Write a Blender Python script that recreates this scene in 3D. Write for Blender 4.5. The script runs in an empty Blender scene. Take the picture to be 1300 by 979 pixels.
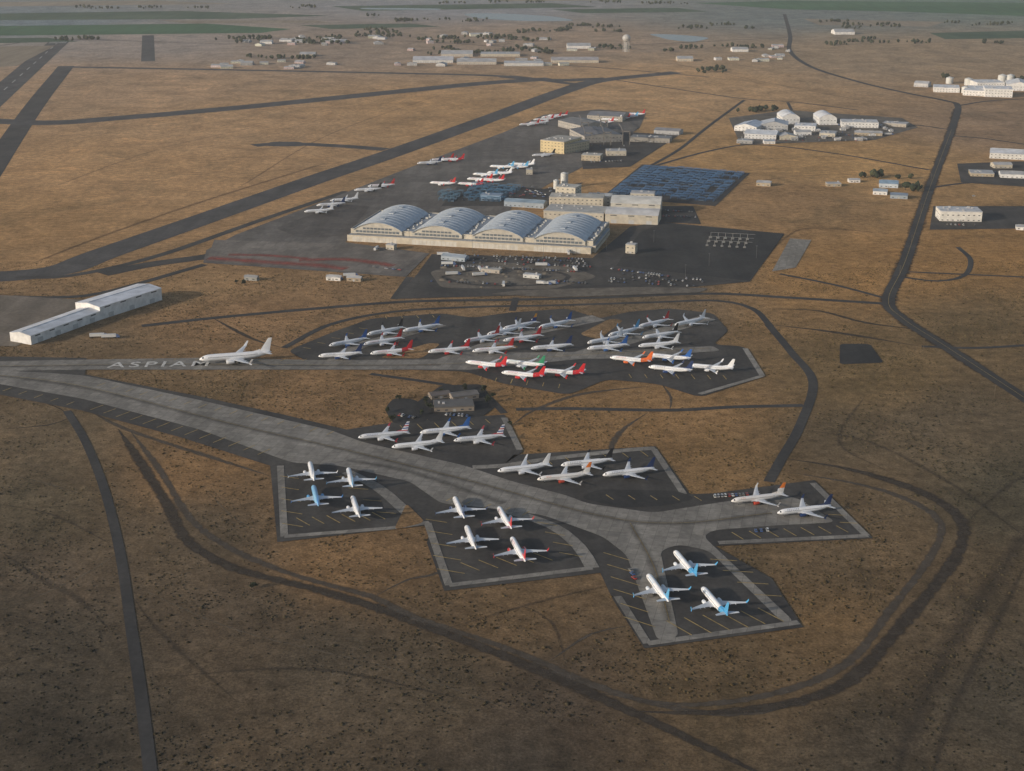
import bpy, bmesh, math, random
import numpy as np
from mathutils import Vector, noise
random.seed(7); rng=np.random.default_rng(11)
scene=bpy.context.scene
TH=math.radians(18.7); H=390.0; F=1800.0
ST,CT=math.sin(TH),math.cos(TH)
# aerial survey: reference marks -> ground coordinates (metres)
def G(px,py,z=0.0):
    u=(px-650)/F; v=(489.5-py)/F
    den=ST-v*CT
    t=(H-z)/den
    return Vector((t*u, t*(CT+v*ST), z))
# ------------------------------------------------------------------ materials
def lin(c):
    return tuple(((x/255)/12.92 if x/255<=0.04045 else ((x/255+0.055)/1.055)**2.4) for x in c)
_m={}
def base_mat(name):
    m=bpy.data.materials.new(name); m.use_nodes=True
    nt=m.node_tree; return m,nt,nt.nodes['Principled BSDF']
def mixrgb(nt,mode,a,b,fac=1.0):
    n=nt.nodes.new('ShaderNodeMix'); n.data_type='RGBA'; n.blend_type=mode
    n.inputs[0].default_value=fac if not hasattr(fac,'links') else 1
    if hasattr(fac,'links'): nt.links.new(fac,n.inputs[0])
    for s,i in ((a,6),(b,7)):
        if hasattr(s,'links'): nt.links.new(s,n.inputs[i])
        else: n.inputs[i].default_value=(*s,1) if len(s)==3 else s
    return n.outputs[2]
def nz(nt,scale,detail=4,rough=0.6,stretch=None,rot=0,dist=0):
    geo=nt.nodes.new('ShaderNodeNewGeometry')
    mp=nt.nodes.new('ShaderNodeMapping'); nt.links.new(geo.outputs['Position'],mp.inputs['Vector'])
    if stretch: mp.inputs['Scale'].default_value=stretch
    mp.inputs['Rotation'].default_value=(0,0,rot)
    n=nt.nodes.new('ShaderNodeTexNoise'); n.inputs['Scale'].default_value=scale
    n.inputs['Detail'].default_value=detail; n.inputs['Roughness'].default_value=rough
    n.inputs['Distortion'].default_value=dist
    nt.links.new(mp.outputs['Vector'],n.inputs['Vector']); return n.outputs['Fac']
def rampv(nt,fac,lo,hi,a=0.3,b=0.7):
    r=nt.nodes.new('ShaderNodeMapRange'); nt.links.new(fac,r.inputs[0])
    r.inputs[1].default_value=a; r.inputs[2].default_value=b
    r.inputs[3].default_value=lo; r.inputs[4].default_value=hi; return r.outputs[0]
def scale_col(nt,col,vals):
    for v in vals:
        c=nt.nodes.new('ShaderNodeCombineColor')
        for i in range(3): nt.links.new(v,c.inputs[i])
        col=mixrgb(nt,'MULTIPLY',col,c.outputs[0],1.0)
    return col
def paint(name,col,rough=0.45,var=0.12,sc=0.5,metal=0,spec=0.4):
    key=(name,tuple(col))
    if key in _m: return _m[key]
    m,nt,b=base_mat(name)
    n=nz(nt,sc,2); c=scale_col(nt,col if len(col)==4 else (*col,1),[rampv(nt,n,1-var,1+var)])
    nt.links.new(c,b.inputs['Base Color']); b.inputs['Roughness'].default_value=rough
    b.inputs['Metallic'].default_value=metal; b.inputs['Specular IOR Level'].default_value=spec
    _m[key]=m; return m
def paved(name,col,col2,slab=None,rot=0.0,patch=0.02):
    key=(name,'pv')
    if key in _m: return _m[key]
    m,nt,b=base_mat(name)
    big=rampv(nt,nz(nt,patch,4,0.65,dist=0.6),0,1,0.35,0.65)
    c=mixrgb(nt,'MIX',col,col2,big)
    c=scale_col(nt,c,[rampv(nt,nz(nt,0.25,3,0.7),0.8,1.2), rampv(nt,nz(nt,0.05,3,0.6,(1,0.08,1),rot),0.8,1.2)])
    if slab:
        geo=nt.nodes.new('ShaderNodeNewGeometry'); mp=nt.nodes.new('ShaderNodeMapping')
        mp.inputs['Rotation'].default_value=(0,0,rot)
        nt.links.new(geo.outputs['Position'],mp.inputs['Vector'])
        br=nt.nodes.new('ShaderNodeTexBrick'); br.offset=0
        nt.links.new(mp.outputs['Vector'],br.inputs['Vector'])
        br.inputs['Color1'].default_value=(1.12,1.12,1.1,1); br.inputs['Color2'].default_value=(0.84,0.84,0.84,1)
        br.inputs['Mortar'].default_value=(0.55,0.55,0.53,1); br.inputs['Scale'].default_value=1
        br.inputs['Mortar Size'].default_value=0.12; br.inputs['Brick Width'].default_value=slab; br.inputs['Row Height'].default_value=slab
        c=mixrgb(nt,'MULTIPLY',c,br.outputs['Color'],1.0)
    nt.links.new(c,b.inputs['Base Color']); b.inputs['Roughness'].default_value=0.9
    b.inputs['Specular IOR Level'].default_value=0.2
    _m[key]=m; return m
# ground: far samples have haze painted in, dark foreground is scrub plus painted vignette
KALB=np.array([2.05,2.38,3.0])
ctrl=[(30,30,(88,90,82)),(200,52,(120,102,84)),(600,8,(108,100,90)),(1000,20,(88,86,74)),(1250,5,(82,88,72)),(0,-30,(90,94,92)),(1300,-30,(88,92,88)),(650,-40,(96,98,94)),
(30,280,(124,90,54)),(150,220,(138,101,63)),(300,150,(134,100,65)),(200,112,(130,99,68)),(560,140,(130,96,60)),(700,50,(120,96,72)),(430,60,(116,94,72)),
(850,110,(136,102,66)),(900,200,(128,94,56)),(1080,210,(132,97,57)),(1250,330,(114,81,45)),(1100,70,(118,94,67)),(1280,160,(110,85,60)),(980,250,(114,84,52)),
(1070,345,(118,84,47)),(800,362,(90,71,49)),(250,360,(118,87,54)),(300,410,(110,80,50)),(100,440,(90,69,45)),(600,395,(98,74,48)),
(250,490,(93,70,44)),(400,505,(103,75,46)),(700,545,(103,74,43)),(900,570,(99,72,42)),(880,535,(112,81,48)),(1100,480,(92,70,42)),(1070,560,(80,63,42)),(1250,420,(90,69,43)),(1200,540,(75,60,41)),
(1280,620,(66,55,38)),(50,560,(86,68,46)),(50,640,(77,62,42)),(50,740,(76,60,42)),(80,820,(60,49,35)),(80,900,(56,46,33)),(250,600,(98,71,43)),(250,680,(76,60,41)),(430,715,(97,70,42)),(300,780,(70,55,38)),(420,830,(66,53,37)),
(650,780,(86,64,40)),(560,860,(68,54,37)),(700,890,(65,51,36)),(900,840,(82,62,39)),(1080,720,(84,64,41)),(1050,780,(89,66,40)),(1200,800,(74,58,39)),(1270,880,(63,52,37)),(650,979,(58,47,34)),(1100,960,(62,50,35))]
CW=[]
for x,y,c in ctrl:
    p=G(x,y); CW.append((p.x/p.y*2.2, math.log(p.y)*1.5))
CW=np.array(CW); CC=np.array([lin(c) for *_,c in ctrl])*KALB[None]
def gcol(xy):
    xy=np.asarray(xy,float); out=[]
    for i in range(0,len(xy),20000):
        s=xy[i:i+20000]; Y=np.maximum(s[:,1],250)
        q=np.stack([np.clip(s[:,0]/Y,-0.5,0.5)*2.2,np.log(Y)*1.5],1)
        d=((q[:,None,:]-CW[None])**2).sum(2)+0.0006
        w=1/d**1.6
        out.append((w[:,:,None]*CC[None]).sum(1)/w.sum(1)[:,None])
    return np.concatenate(out)
def ground_mat():
    m,nt,b=base_mat('dry_grassland')
    a=nt.nodes.new('ShaderNodeAttribute'); a.attribute_name='Col'
    s=[rampv(nt,nz(nt,0.015,5,0.7,dist=0.8),0.74,1.26),rampv(nt,nz(nt,0.11,4,0.75),0.62,1.38),rampv(nt,nz(nt,0.6,2,0.75),0.62,1.38)]
    c=scale_col(nt,a.outputs['Color'],s)
    n1=nz(nt,0.008,7,0.78,(1,0.6,1),0.5,1.2)
    c=mixrgb(nt,'MULTIPLY',c,(0.56,0.62,0.66),rampv(nt,n1,0,0.6,0.52,0.64))
    c=mixrgb(nt,'MIX',c,mixrgb(nt,'MULTIPLY',c,(1.5,1.42,1.3),1.0),rampv(nt,n1,0.55,0,0.34,0.47))
    k3=rampv(nt,nz(nt,0.02,4,0.7,(0.12,1,1),-0.75,0.6),0,0.35,0.53,0.66)
    c=mixrgb(nt,'MULTIPLY',c,(0.72,0.74,0.76),k3)
    nt.links.new(c,b.inputs['Base Color']); b.inputs['Roughness'].default_value=1; b.inputs['Specular IOR Level'].default_value=0.0
    bm=nt.nodes.new('ShaderNodeBump'); bm.inputs['Strength'].default_value=0.45; bm.inputs['Distance'].default_value=1.0
    nt.links.new(nz(nt,0.15,4,0.75),bm.inputs['Height']); nt.links.new(bm.outputs[0],b.inputs['Normal'])
    return m
GM=ground_mat()
def soft_mat(name,col,dens=0.9,edge=0.5,sc=0.08):
    m,nt,b=base_mat(name)
    uv=nt.nodes.new('ShaderNodeUVMap'); sp=nt.nodes.new('ShaderNodeSeparateXYZ'); nt.links.new(uv.outputs[0],sp.inputs[0])
    def M(op,a,b_=None):
        n=nt.nodes.new('ShaderNodeMath'); n.operation=op
        for i,s in enumerate((a,b_)):
            if s is None: continue
            if hasattr(s,'links'): nt.links.new(s,n.inputs[i])
            else: n.inputs[i].default_value=s
        return n.outputs[0]
    e=M('SUBTRACT',1.0,M('ABSOLUTE',M('SUBTRACT',M('MULTIPLY',sp.outputs[1],2.0),1.0)))
    e=M('ADD',e,M('MULTIPLY',M('SUBTRACT',nz(nt,sc,4,0.75),0.5),1.5))
    f=rampv(nt,e,0,dens,0.05,edge+0.05)
    c=scale_col(nt,(*col,1),[rampv(nt,nz(nt,0.15,3,0.7),0.65,1.35)])
    nt.links.new(c,b.inputs['Base Color']); b.inputs['Roughness'].default_value=1; b.inputs['Specular IOR Level'].default_value=0.1
    tr=nt.nodes.new('ShaderNodeBsdfTransparent'); mx=nt.nodes.new('ShaderNodeMixShader')
    nt.links.new(f,mx.inputs[0]); nt.links.new(tr.outputs[0],mx.inputs[1]); nt.links.new(b.outputs[0],mx.inputs[2])
    nt.links.new(mx.outputs[0],nt.nodes['Material Output'].inputs['Surface'])
    return m
# ------------------------------------------------------------------ mesh helpers
def link(o,parent=None):
    scene.collection.objects.link(o)
    if parent: o.parent=parent
    return o
def mk(name,verts,faces,mats,fm=None,parent=None,smooth=False,loc=None,col=False):
    me=bpy.data.meshes.new(name); me.from_pydata([tuple(v) for v in verts],[],faces)
    for m in (mats if isinstance(mats,(list,tuple)) else [mats]): me.materials.append(m)
    if fm is not None: me.polygons.foreach_set('material_index',fm)
    if smooth: me.polygons.foreach_set('use_smooth',[True]*len(me.polygons))
    if col:
        a=me.color_attributes.new('Col','FLOAT_COLOR','POINT')
        c=gcol([(v[0],v[1]) for v in verts]); a.data.foreach_set('color',np.c_[c,np.ones(len(c))].astype(np.float32).ravel())
    me.update(); o=bpy.data.objects.new(name,me)
    if loc: o.location=loc
    return link(o,parent)
class MB:
    def __init__(s): s.v=[];s.f=[];s.m=[]
    def quad(s,a,b,c,d,m=0):
        n=len(s.v); s.v+= [a,b,c,d]; s.f.append((n,n+1,n+2,n+3)); s.m.append(m)
    def poly(s,pts,m=0):
        n=len(s.v); s.v+=list(pts); s.f.append(tuple(range(n,n+len(pts)))); s.m.append(m)
    def box(s,o,a,b,h,m=0,mt=None):
        o=Vector(o);a=Vector(a);b=Vector(b);c=Vector((0,0,h))
        n=len(s.v); s.v+=[o,o+a,o+a+b,o+b,o+c,o+a+c,o+a+b+c,o+b+c]
        s.f+=[(n,n+1,n+5,n+4),(n+1,n+2,n+6,n+5),(n+2,n+3,n+7,n+6),(n+3,n,n+4,n+7),(n+4,n+5,n+6,n+7),(n+3,n+2,n+1,n)]
        s.m+=[m]*4+[m if mt is None else mt,m]
    def loft(s,rings,m=0,cap=True):
        n=len(s.v);k=len(rings[0])
        for r in rings: s.v+=list(r)
        for i in range(len(rings)-1):
            for j in range(k):
                s.f.append((n+i*k+j,n+i*k+(j+1)%k,n+(i+1)*k+(j+1)%k,n+(i+1)*k+j)); s.m.append(m(i,j) if callable(m) else m)
        if cap:
            mm=m(0,0) if callable(m) else m
            s.f.append(tuple(n+j for j in range(k))[::-1]); s.m.append(mm)
            s.f.append(tuple(n+(len(rings)-1)*k+j for j in range(k))); s.m.append(m(len(rings)-2,0) if callable(m) else m)
    def cyl(s,c,r,h,k=10,m=0,axis='z',r2=None):
        r2=r if r2 is None else r2; R=[]
        for rr,t in ((r,0),(r2,h)):
            ring=[]
            for j in range(k):
                a=2*math.pi*j/k; p=(rr*math.cos(a),rr*math.sin(a))
                ring.append(Vector(c)+(Vector((p[0],p[1],t)) if axis=='z' else Vector((p[0],t,p[1])) if axis=='y' else Vector((t,p[0],p[1]))))
            R.append(ring)
        s.loft(R,m)
    def obj(s,name,mats,parent=None,smooth=False,loc=None): return mk(name,s.v,s.f,mats,s.m,parent,smooth,loc)
zc={'track':0.03,'road':0.16,'pad':0.34,'lane':0.5,'mark':0.62}
def nextz(l): zc[l]+=0.003; return zc[l]
PAVE_POLY=[];PAVE_LINE=[]
def catmull(P,step=12):
    out=[]
    Q=[P[0]*2-P[1]]+P+[P[-1]*2-P[-2]]
    for i in range(1,len(Q)-2):
        a,b,c,d=Q[i-1],Q[i],Q[i+1],Q[i+2]
        n=max(2,int((c-b).length/step)); n=min(n,40)
        for k in range(n):
            t=k/n
            out.append(0.5*((2*b)+(c-a)*t+(2*a-5*b+4*c-d)*t*t+(3*b-a-3*c+d)*t**3))
    out.append(P[-1]); return out
def ribbon(name,pts,w,layer,mat,curve=True,world=False,mask=True,step=12):
    P=[p if world else G(*p) for p in pts]
    C=catmull(P,step) if curve and len(P)>2 else P
    z=nextz(layer); V=[];Fc=[];UV=[];s=0
    for i,p in enumerate(C):
        t=(C[min(i+1,len(C)-1)]-C[max(i-1,0)]); t.z=0
        if t.length<1e-6: t=Vector((1,0,0))
        ww=w
        if layer=='track':
            ww=w*(.86+.28*noise.noise(p*.02))*min(1,(min(i,len(C)-1-i)+.4)/5)
        t.normalize(); n=Vector((-t.y,t.x,0))*ww/2
        V+=[Vector((p.x-n.x,p.y-n.y,z)),Vector((p.x+n.x,p.y+n.y,z))]
        if i: s+=(p-C[i-1]).length; Fc.append((2*i-2,2*i,2*i+1,2*i-1))
        UV.append(s)
    o=mk(name,V,Fc,mat)
    uv=o.data.uv_layers.new(name='UVMap')
    for l in o.data.loops:
        uv.data[l.index].uv=(UV[l.vertex_index//2]/10,l.vertex_index%2)
    if mask: PAVE_LINE.append((np.array([(p.x,p.y) for p in C]),w/2+1))
    return o,C
def rounded(P,r):
    out=[];n=len(P)
    for i in range(n):
        a,b,c=P[i-1],P[i],P[(i+1)%n]
        u=(a-b);v=(c-b);ru=min(r,u.length*.45);rv=min(r,v.length*.45)
        p0=b+u.normalized()*ru;p1=b+v.normalized()*rv
        for k in range(6):
            t=k/5; out.append(p0*(1-t)**2+b*2*t*(1-t)+p1*t*t)
    return out
def area(name,pts,layer,mat,r=0,col=False,mask=True,world=False):
    P=[p if world else G(*p) for p in pts]
    if r: P=rounded(P,r)
    z=nextz(layer); bm=bmesh.new()
    vs=[bm.verts.new((p.x,p.y,z)) for p in P]
    f=bm.faces.new(vs); bmesh.ops.triangulate(bm,faces=[f]); bmesh.ops.recalc_face_normals(bm,faces=bm.faces[:])
    if bm.faces and sum(f.normal.z for f in bm.faces)<0: bmesh.ops.reverse_faces(bm,faces=bm.faces[:])
    me=bpy.data.meshes.new(name); bm.to_mesh(me); bm.free(); me.materials.append(mat)
    if col:
        a=me.color_attributes.new('Col','FLOAT_COLOR','POINT'); c=gcol([(v.co.x,v.co.y) for v in me.vertices])
        a.data.foreach_set('color',np.c_[c,np.ones(len(c))].astype(np.float32).ravel())
    o=bpy.data.objects.new(name,me); link(o)
    if mask: PAVE_POLY.append(np.array([(p.x,p.y) for p in P]))
    return o
# ------------------------------------------------------------------ ground sheet
ang=np.unique(np.concatenate([np.arange(-30,30.01,0.4),np.arange(30,330,5)]))
rad=np.concatenate([np.geomspace(60,12000,230),np.geomspace(13000,90000,12)])
V=[(0,0,0)];Fc=[]
for r in rad:
    for a in ang: V.append((r*math.sin(math.radians(a)),r*math.cos(math.radians(a)),0))
na=len(ang)
for j in range(na): Fc.append((0,1+(j+1)%na,1+j))
for i in range(len(rad)-1):
    for j in range(na):
        Fc.append((1+i*na+j,1+i*na+(j+1)%na,1+(i+1)*na+(j+1)%na,1+(i+1)*na+j))
mk('ground',V,Fc,GM,col=True)
# ------------------------------------------------------------------ surfaces
asph=paved('asphalt',(0.047,0.044,0.042),(0.08,0.074,0.067))
asph_d=paved('dark_asphalt',(0.03,0.03,0.031),(0.052,0.05,0.047))
asph_road=paved('road_asphalt',(0.042,0.041,0.041),(0.064,0.06,0.056))
RA=math.radians(13.5)
conc=paved('taxiway_concrete',(0.2,0.186,0.165),(0.27,0.25,0.222),7.6,RA,0.012)
conc_ap=paved('apron_concrete',(0.115,0.104,0.094),(0.17,0.154,0.137),12,RA,0.006)
conc_l=paved('pale_concrete',(0.2,0.185,0.16),(0.27,0.25,0.22),8,RA)
runm=paved('runway_asphalt',(0.06,0.057,0.056),(0.098,0.092,0.087))
yel=paint('yellow_marking',(0.36,0.26,0.1),0.8,0.35,0.3); whi=paint('white_marking',(0.42,0.41,0.38),0.8,0.4,0.25)
dirt_d=soft_mat('dark_dirt',(0.062,0.05,0.039),.85,.4,.15); dirt_l=soft_mat('pale_dirt',(0.2,0.155,0.105),0.45)
dirt_f=soft_mat('faint_dirt',(0.065,0.052,0.04),0.42,0.9,.12); dirt_g=soft_mat('gravel_dirt',(0.1,0.083,0.066),.75,.4,.15)
# runways & taxiways
ribbon('runway',[(76,52),(-120,225)],61,'road',runm,False)
ribbon('runway',[(188,45),(188,78)],36,'road',runm,False)
ribbon('taxiway',[(84,84),(40,140),(-60,290)],40,'road',asph)
ribbon('taxiway',[(-40,152),(60,156),(150,150),(300,137),(450,122),(600,107),(700,100)],60,'road',runm)
ribbon('taxiway',[(78,85),(300,89),(500,93),(640,97),(730,107)],30,'road',runm)
ribbon('taxiway',[(-60,353),(20,350),(80,342),(130,323),(250,281),(400,228),(500,194),(620,151),(720,114),(765,102),(860,92)],48,'road',runm)
ribbon('taxiway',[(640,97),(700,102),(770,100)],50,'road',runm)
ribbon('taxiway',[(490,190),(440,186),(380,183),(345,183),(322,185)],30,'road',runm)
area('taxiway',[(336,186),(342,180),(384,180),(388,186)],'road',runm,20)
ribbon('taxiway',[(130,348),(190,336),(262,326),(300,318)],24,'road',asph)
ribbon('taxiway',[(20,352),(90,350),(200,325),(330,280),(440,243)],12,'road',asph)
area('apron',[(258,334),(262,318),(300,298),(395,262),(520,213),(640,168),(690,146),(760,139),(820,144),(812,162),(765,195),(735,215),(700,232),(650,262),(640,280),(455,290),(438,308),(545,322),(515,352)],'pad',conc_ap)
area('apron',[(262,332),(272,305),(410,309),(540,322),(500,349)],'lane',paved('old_concrete',(0.155,0.136,0.118),(0.215,0.19,0.165),12,RA,0.01))
area('apron_shoulder',[(350,290),(430,260),(470,262),(440,300),(380,302)],'lane',paved('sealed_concrete',(0.08,0.072,0.066),(0.12,0.108,0.097),12,RA,0.01),8)
redm=soft_mat('red_stain',(0.34,0.09,0.07),0.65,0.9,0.06)
ribbon('painted_stain',[(265,328),(330,333),(400,337),(440,342)],26,'mark',redm)
ribbon('painted_stain',[(380,331),(440,330),(500,338)],22,'mark',redm)
ribbon('painted_stain',[(290,324),(340,325),(390,329)],14,'mark',redm)
area('parking_lot',[(500,380),(530,348),(548,323),(752,328),(800,288),(838,282),(996,297),(952,358),(800,372),(640,376)],'pad',asph)
area('parking_lot',[(812,296),(838,284),(996,297),(950,357),(782,338)],'lane',asph_d)
grav=paved('gravel',(0.11,0.093,0.075),(0.19,0.165,0.13),None,0,0.05)
area('gravel_yard',[(545,345),(620,333),(720,338),(760,352),(700,368),(560,366)],'lane',grav,12)
area('gravel_yard',[(620,374),(660,369),(800,365),(900,366),(890,372),(700,378)],'lane',grav,8)
ribbon('site_road',[(560,352),(610,343),(690,344),(722,352),(690,362),(600,362),(560,352)],6,'mark',asph)
area('pavement',[(1003,303),(1030,305),(1010,340),(980,345)],'pad',conc_l)
area('parking_lot',[(830,262),(880,262),(890,285),(835,282)],'pad',asph)
area('storage_yard',[(815,209),(952,220),(908,262),(765,250)],'pad',asph)
area('storage_yard',[(585,232),(690,240),(740,232),(700,262),(560,262)],'pad',asph)
area('gravel_yard',[(735,176),(800,168),(862,172),(800,212),(740,215)],'pad',asph)
area('gravel_yard',[(925,150),(1000,140),(1145,150),(1165,162),(1110,178),(940,184)],'pad',paved('yard_gravel',(0.1,0.09,0.075),(0.16,0.14,0.115),None,0,0.03))
area('gravel_yard',[(1215,208),(1300,205),(1340,240),(1220,232)],'pad',asph)
area('gravel_yard',[(1185,262),(1300,262),(1330,290),(1180,292)],'pad',asph)
area('gravel_yard',[(0,375),(120,382),(110,400),(20,440),(-40,440),(-40,372)],'pad',paved('tan_gravel',(0.14,0.115,0.085),(0.21,0.175,0.14)))
area('pond',[(1066,437),(1104,437),(1122,461),(1066,463)],'pad',asph_d,6)
# highways and roads
ribbon('highway',[(996,18),(1003,45),(1003,65),(1030,85),(1090,104),(1150,118),(1200,128),(1216,135),(1208,165),(1180,240),(1150,330),(1128,380),(1145,404),(1200,440),(1310,512),(1420,590)],13,'road',asph_road)
ribbon('gravel_shoulder',[(1216,135),(1208,165),(1180,240),(1150,330),(1128,380),(1145,404),(1200,440),(1310,512)],24,'track',dirt_d)
for pts,w in [([(1128,386),(1000,378),(900,373),(760,378),(640,381),(520,383),(400,392),(270,404),(180,414)],9),
 ([(975,412),(1005,448),(1032,485),(1016,540),(992,583),(976,612)],8),
 ([(360,442),(420,412),(500,396),(600,390),(700,388),(830,384),(910,382),(955,392),(978,414)],7),
 ([(655,520),(720,519),(850,521),(930,517),(1020,515)],7),
 ([(1128,380),(1060,362),(990,348)],6),([(1208,165),(1150,158),(1080,160)],7),([(1180,216),(1060,195),(960,184),(900,192),(820,214)],7),
 ([(1182,238),(1240,232),(1330,236)],8),([(1202,172),(1250,176),(1330,188)],7),([(945,127),(900,160),(862,190),(820,214)],7),
 ([(770,100),(850,112),(940,125),(1010,130),(1090,140)],7),([(1212,135),(1260,128),(1340,124)],8),
 ([(85,522),(108,560),(132,620),(152,700),(167,800),(180,890),(192,990)],6.5),
 ([(640,525),(612,500),(560,488),(470,475)],6),([(1216,314),(1232,330),(1224,350),(1190,357),(1145,352)],6),([(1145,345),(1300,352),(1420,358)],5),
 ([(1170,440),(1240,442),(1340,436)],6),([(1000,130),(1010,150)],6),([(0,58),(80,50),(300,56),(500,52),(700,60),(1000,48)],9),
 ([(520,78),(640,80),(760,86),(900,98)],8),([(650,395),(655,378)],7),([(500,380),(520,352)],8),([(-40,420),(0,380),(60,378),(130,372),(260,336)],10)]:
    ribbon('road',pts,w,'road',asph_road)
for pts,w,mt in [([(150,545),(180,590),(212,640),(240,688),(300,722),(400,748),(480,772),(560,802),(640,833),(720,866),(800,903),(900,950),(1000,1000)],12,dirt_d),
 ([(166,548),(205,600),(243,660),(300,700),(380,732),(470,757),(530,785),(640,822),(760,872),(860,900),(960,905),(1060,876)],8,dirt_g),
 ([(1000,583),(1060,592),(1130,610),(1190,635),(1222,664),(1216,702),(1180,752),(1120,822),(1075,866),(1010,892),(900,905),(800,903)],12,dirt_d),
 ([(1005,600),(1100,617),(1165,640),(1195,666),(1182,706),(1130,775),(1080,838),(1000,876),(880,895),(760,880)],8,dirt_g),
 ([(1330,640),(1260,740),(1190,850),(1130,1000)],18,dirt_f),([(1300,720),(1260,800),(1210,900),(1180,1000)],9,dirt_f),
 ([(0,775),(60,752),(120,722),(152,700)],6,dirt_l),([(0,700),(60,740),(100,760),(140,800)],9,dirt_f),
 ([(478,756),(520,735),(562,725),(548,690)],7,dirt_g),([(700,838),(750,805),(795,795)],7,dirt_g),([(480,752),(478,790)],8,dirt_f),
 ([(838,485),(852,505),(850,521)],7,dirt_g),([(822,524),(788,548),(776,575),(800,600)],7,dirt_g),([(650,540),(680,520),(740,500),(830,490)],7,dirt_g),
 ([(0,545),(60,540),(90,530)],8,dirt_d),([(0,498),(60,512),(86,525)],6,dirt_d),([(0,640),(70,655),(140,690)],7,dirt_f),
 ([(270,404),(320,430),(360,442)],8,dirt_d),([(975,412),(1060,422),(1170,440)],9,dirt_d),([(950,350),(1000,300),(1040,290),(1160,300)],7,dirt_f),
 ([(255,190),(330,184)],10,dirt_f),([(40,335),(130,300),(260,255),(420,205)],12,dirt_f),([(560,800),(700,760),(790,740)],6,dirt_f),
 ([(110,520),(160,545),(250,575),(345,605)],7,dirt_g),([(300,890),(200,800),(170,760)],8,dirt_f),([(860,130),(760,180)],10,dirt_f),([(1060,240),(1000,300)],9,dirt_f),
 ([(1180,420),(1100,410),(1040,395),(980,392)],8,dirt_d),([(1010,545),(1100,560),(1200,610),(1300,680)],8,dirt_f),([(1100,500),(1065,560),(1130,600)],6,dirt_f),
 ([(200,860),(400,850),(600,890)],6,dirt_f),([(1230,660),(1290,610),(1340,600)],9,dirt_f),([(640,760),(700,790),(720,850)],6,dirt_f),
 ([(0,600),(80,620),(128,640)],3,dirt_l),([(160,740),(300,800),(500,850),(700,920)],2.4,dirt_l),([(260,620),(300,660),(350,680)],3,dirt_l),([(1050,690),(1120,660),(1180,650)],3,dirt_l),
 ([(60,240),(200,190),(330,160)],6,dirt_f),([(880,250),(1000,225),(1170,220)],6,dirt_f),([(1160,140),(1000,110),(850,80)],8,dirt_f),([(560,120),(420,170),(300,240)],6,dirt_f)]:
    ribbon('dirt_track',pts,w,'track',mt,mask=(mt in (dirt_d,dirt_g)))
# aircraft storage pads, north cluster
area('aircraft_pad',[(395,462),(365,446),(420,423),(470,405),(560,398),(600,404),(640,398),(720,392),(760,405),(800,396),(850,392),(905,398),(925,420),(905,438),(945,440),(972,478),(888,505),(835,488),(770,482),(722,502),(640,488),(590,472),(520,470)],'pad',asph,10)
area('taxiway_surface',[(-60,461),(60,458),(250,455),(420,458),(560,457),(600,449),(760,447),(905,440),(915,446),(780,456),(740,456),(600,470),(560,470),(420,470),(100,470),(-60,473)],'lane',conc,5)
ribbon('taxiway_surface',[(560,462),(620,440),(660,425),(720,412),(760,404)],22,'lane',conc)
ribbon('taxiway_surface',[(420,462),(455,440),(500,428),(560,412)],16,'lane',conc)
ribbon('taxiway_surface',[(735,452),(800,432),(850,418),(900,404)],20,'lane',conc)
area('grass',[(600,444),(640,437),(662,441),(625,449)],'lane',GM,8,col=True)
area('grass',[(480,455),(545,436),(560,437),(535,456)],'lane',GM,8,col=True)
area('grass',[(735,425),(775,405),(792,407),(760,432)],'lane',GM,8,col=True)
# south complex
area('taxiway_shoulder',[(-60,452),(110,455),(108,476),(250,503),(360,527),(440,546),(505,536),(640,527),(664,574),(640,590),(652,578),(832,567),(876,628),(905,627),(1034,610),(1108,684),(908,694),(980,735),(1020,797),(818,824),(778,762),(762,728),(564,751),(542,690),(548,667),(352,689),(343,592),(230,556),(105,522),(-60,490)],'pad',asph)
area('taxiway_surface',[(-60,468),(60,474),(110,478),(250,508),(420,547),(460,562),(590,592),(650,612),(720,630),(745,640),(830,652),(905,640),(975,630),(1010,632),(1062,664),(985,668),(905,674),(893,682),(1008,790),(995,793),(900,700),(862,692),(838,700),(862,810),(835,815),(795,705),(765,682),(690,655),(640,648),(560,640),(520,612),(430,592),(370,588),(250,545),(105,507),(-60,478)],'lane',conc,7)
for pts in [[(356,592),(361,682)],[(361,682),(500,671)],[(500,671),(545,664)],[(543,665),(570,744)],[(570,744),(752,722)],[(784,758),(822,818)],[(822,818),(1014,791)],[(912,690),(1102,681)],[(640,531),(660,572)],[(830,571),(868,628)],[(1032,614),(1100,681)],[(946,443),(968,478)],[(968,478),(888,501)]]:
    ribbon('pad_edge',pts,5,'lane',conc,False)
ribbon('taxiway_surface',[(440,600),(480,620),(515,650),(530,664)],9,'lane',conc)
ribbon('taxiway_surface',[(640,648),(700,668),(735,695),(752,722)],9,'lane',conc)
area('pavement_patch',[(735,633),(760,622),(860,624),(885,634),(845,643),(790,646)],'lane',asph_d,8)
area('grass',[(500,674),(516,640),(540,664)],'lane',GM,6,col=True)
ribbon('taxiway_surface',[(600,594),(640,592),(700,583),(800,572),(832,570)],7,'lane',conc)
area('parking_lot',[(528,512),(560,490),(610,488),(632,515),(612,530),(545,536)],'pad',asph_d,6)
area('parking_lot',[(488,520),(500,505),(530,508),(545,536),(500,540)],'pad',asph_d,10)
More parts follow.
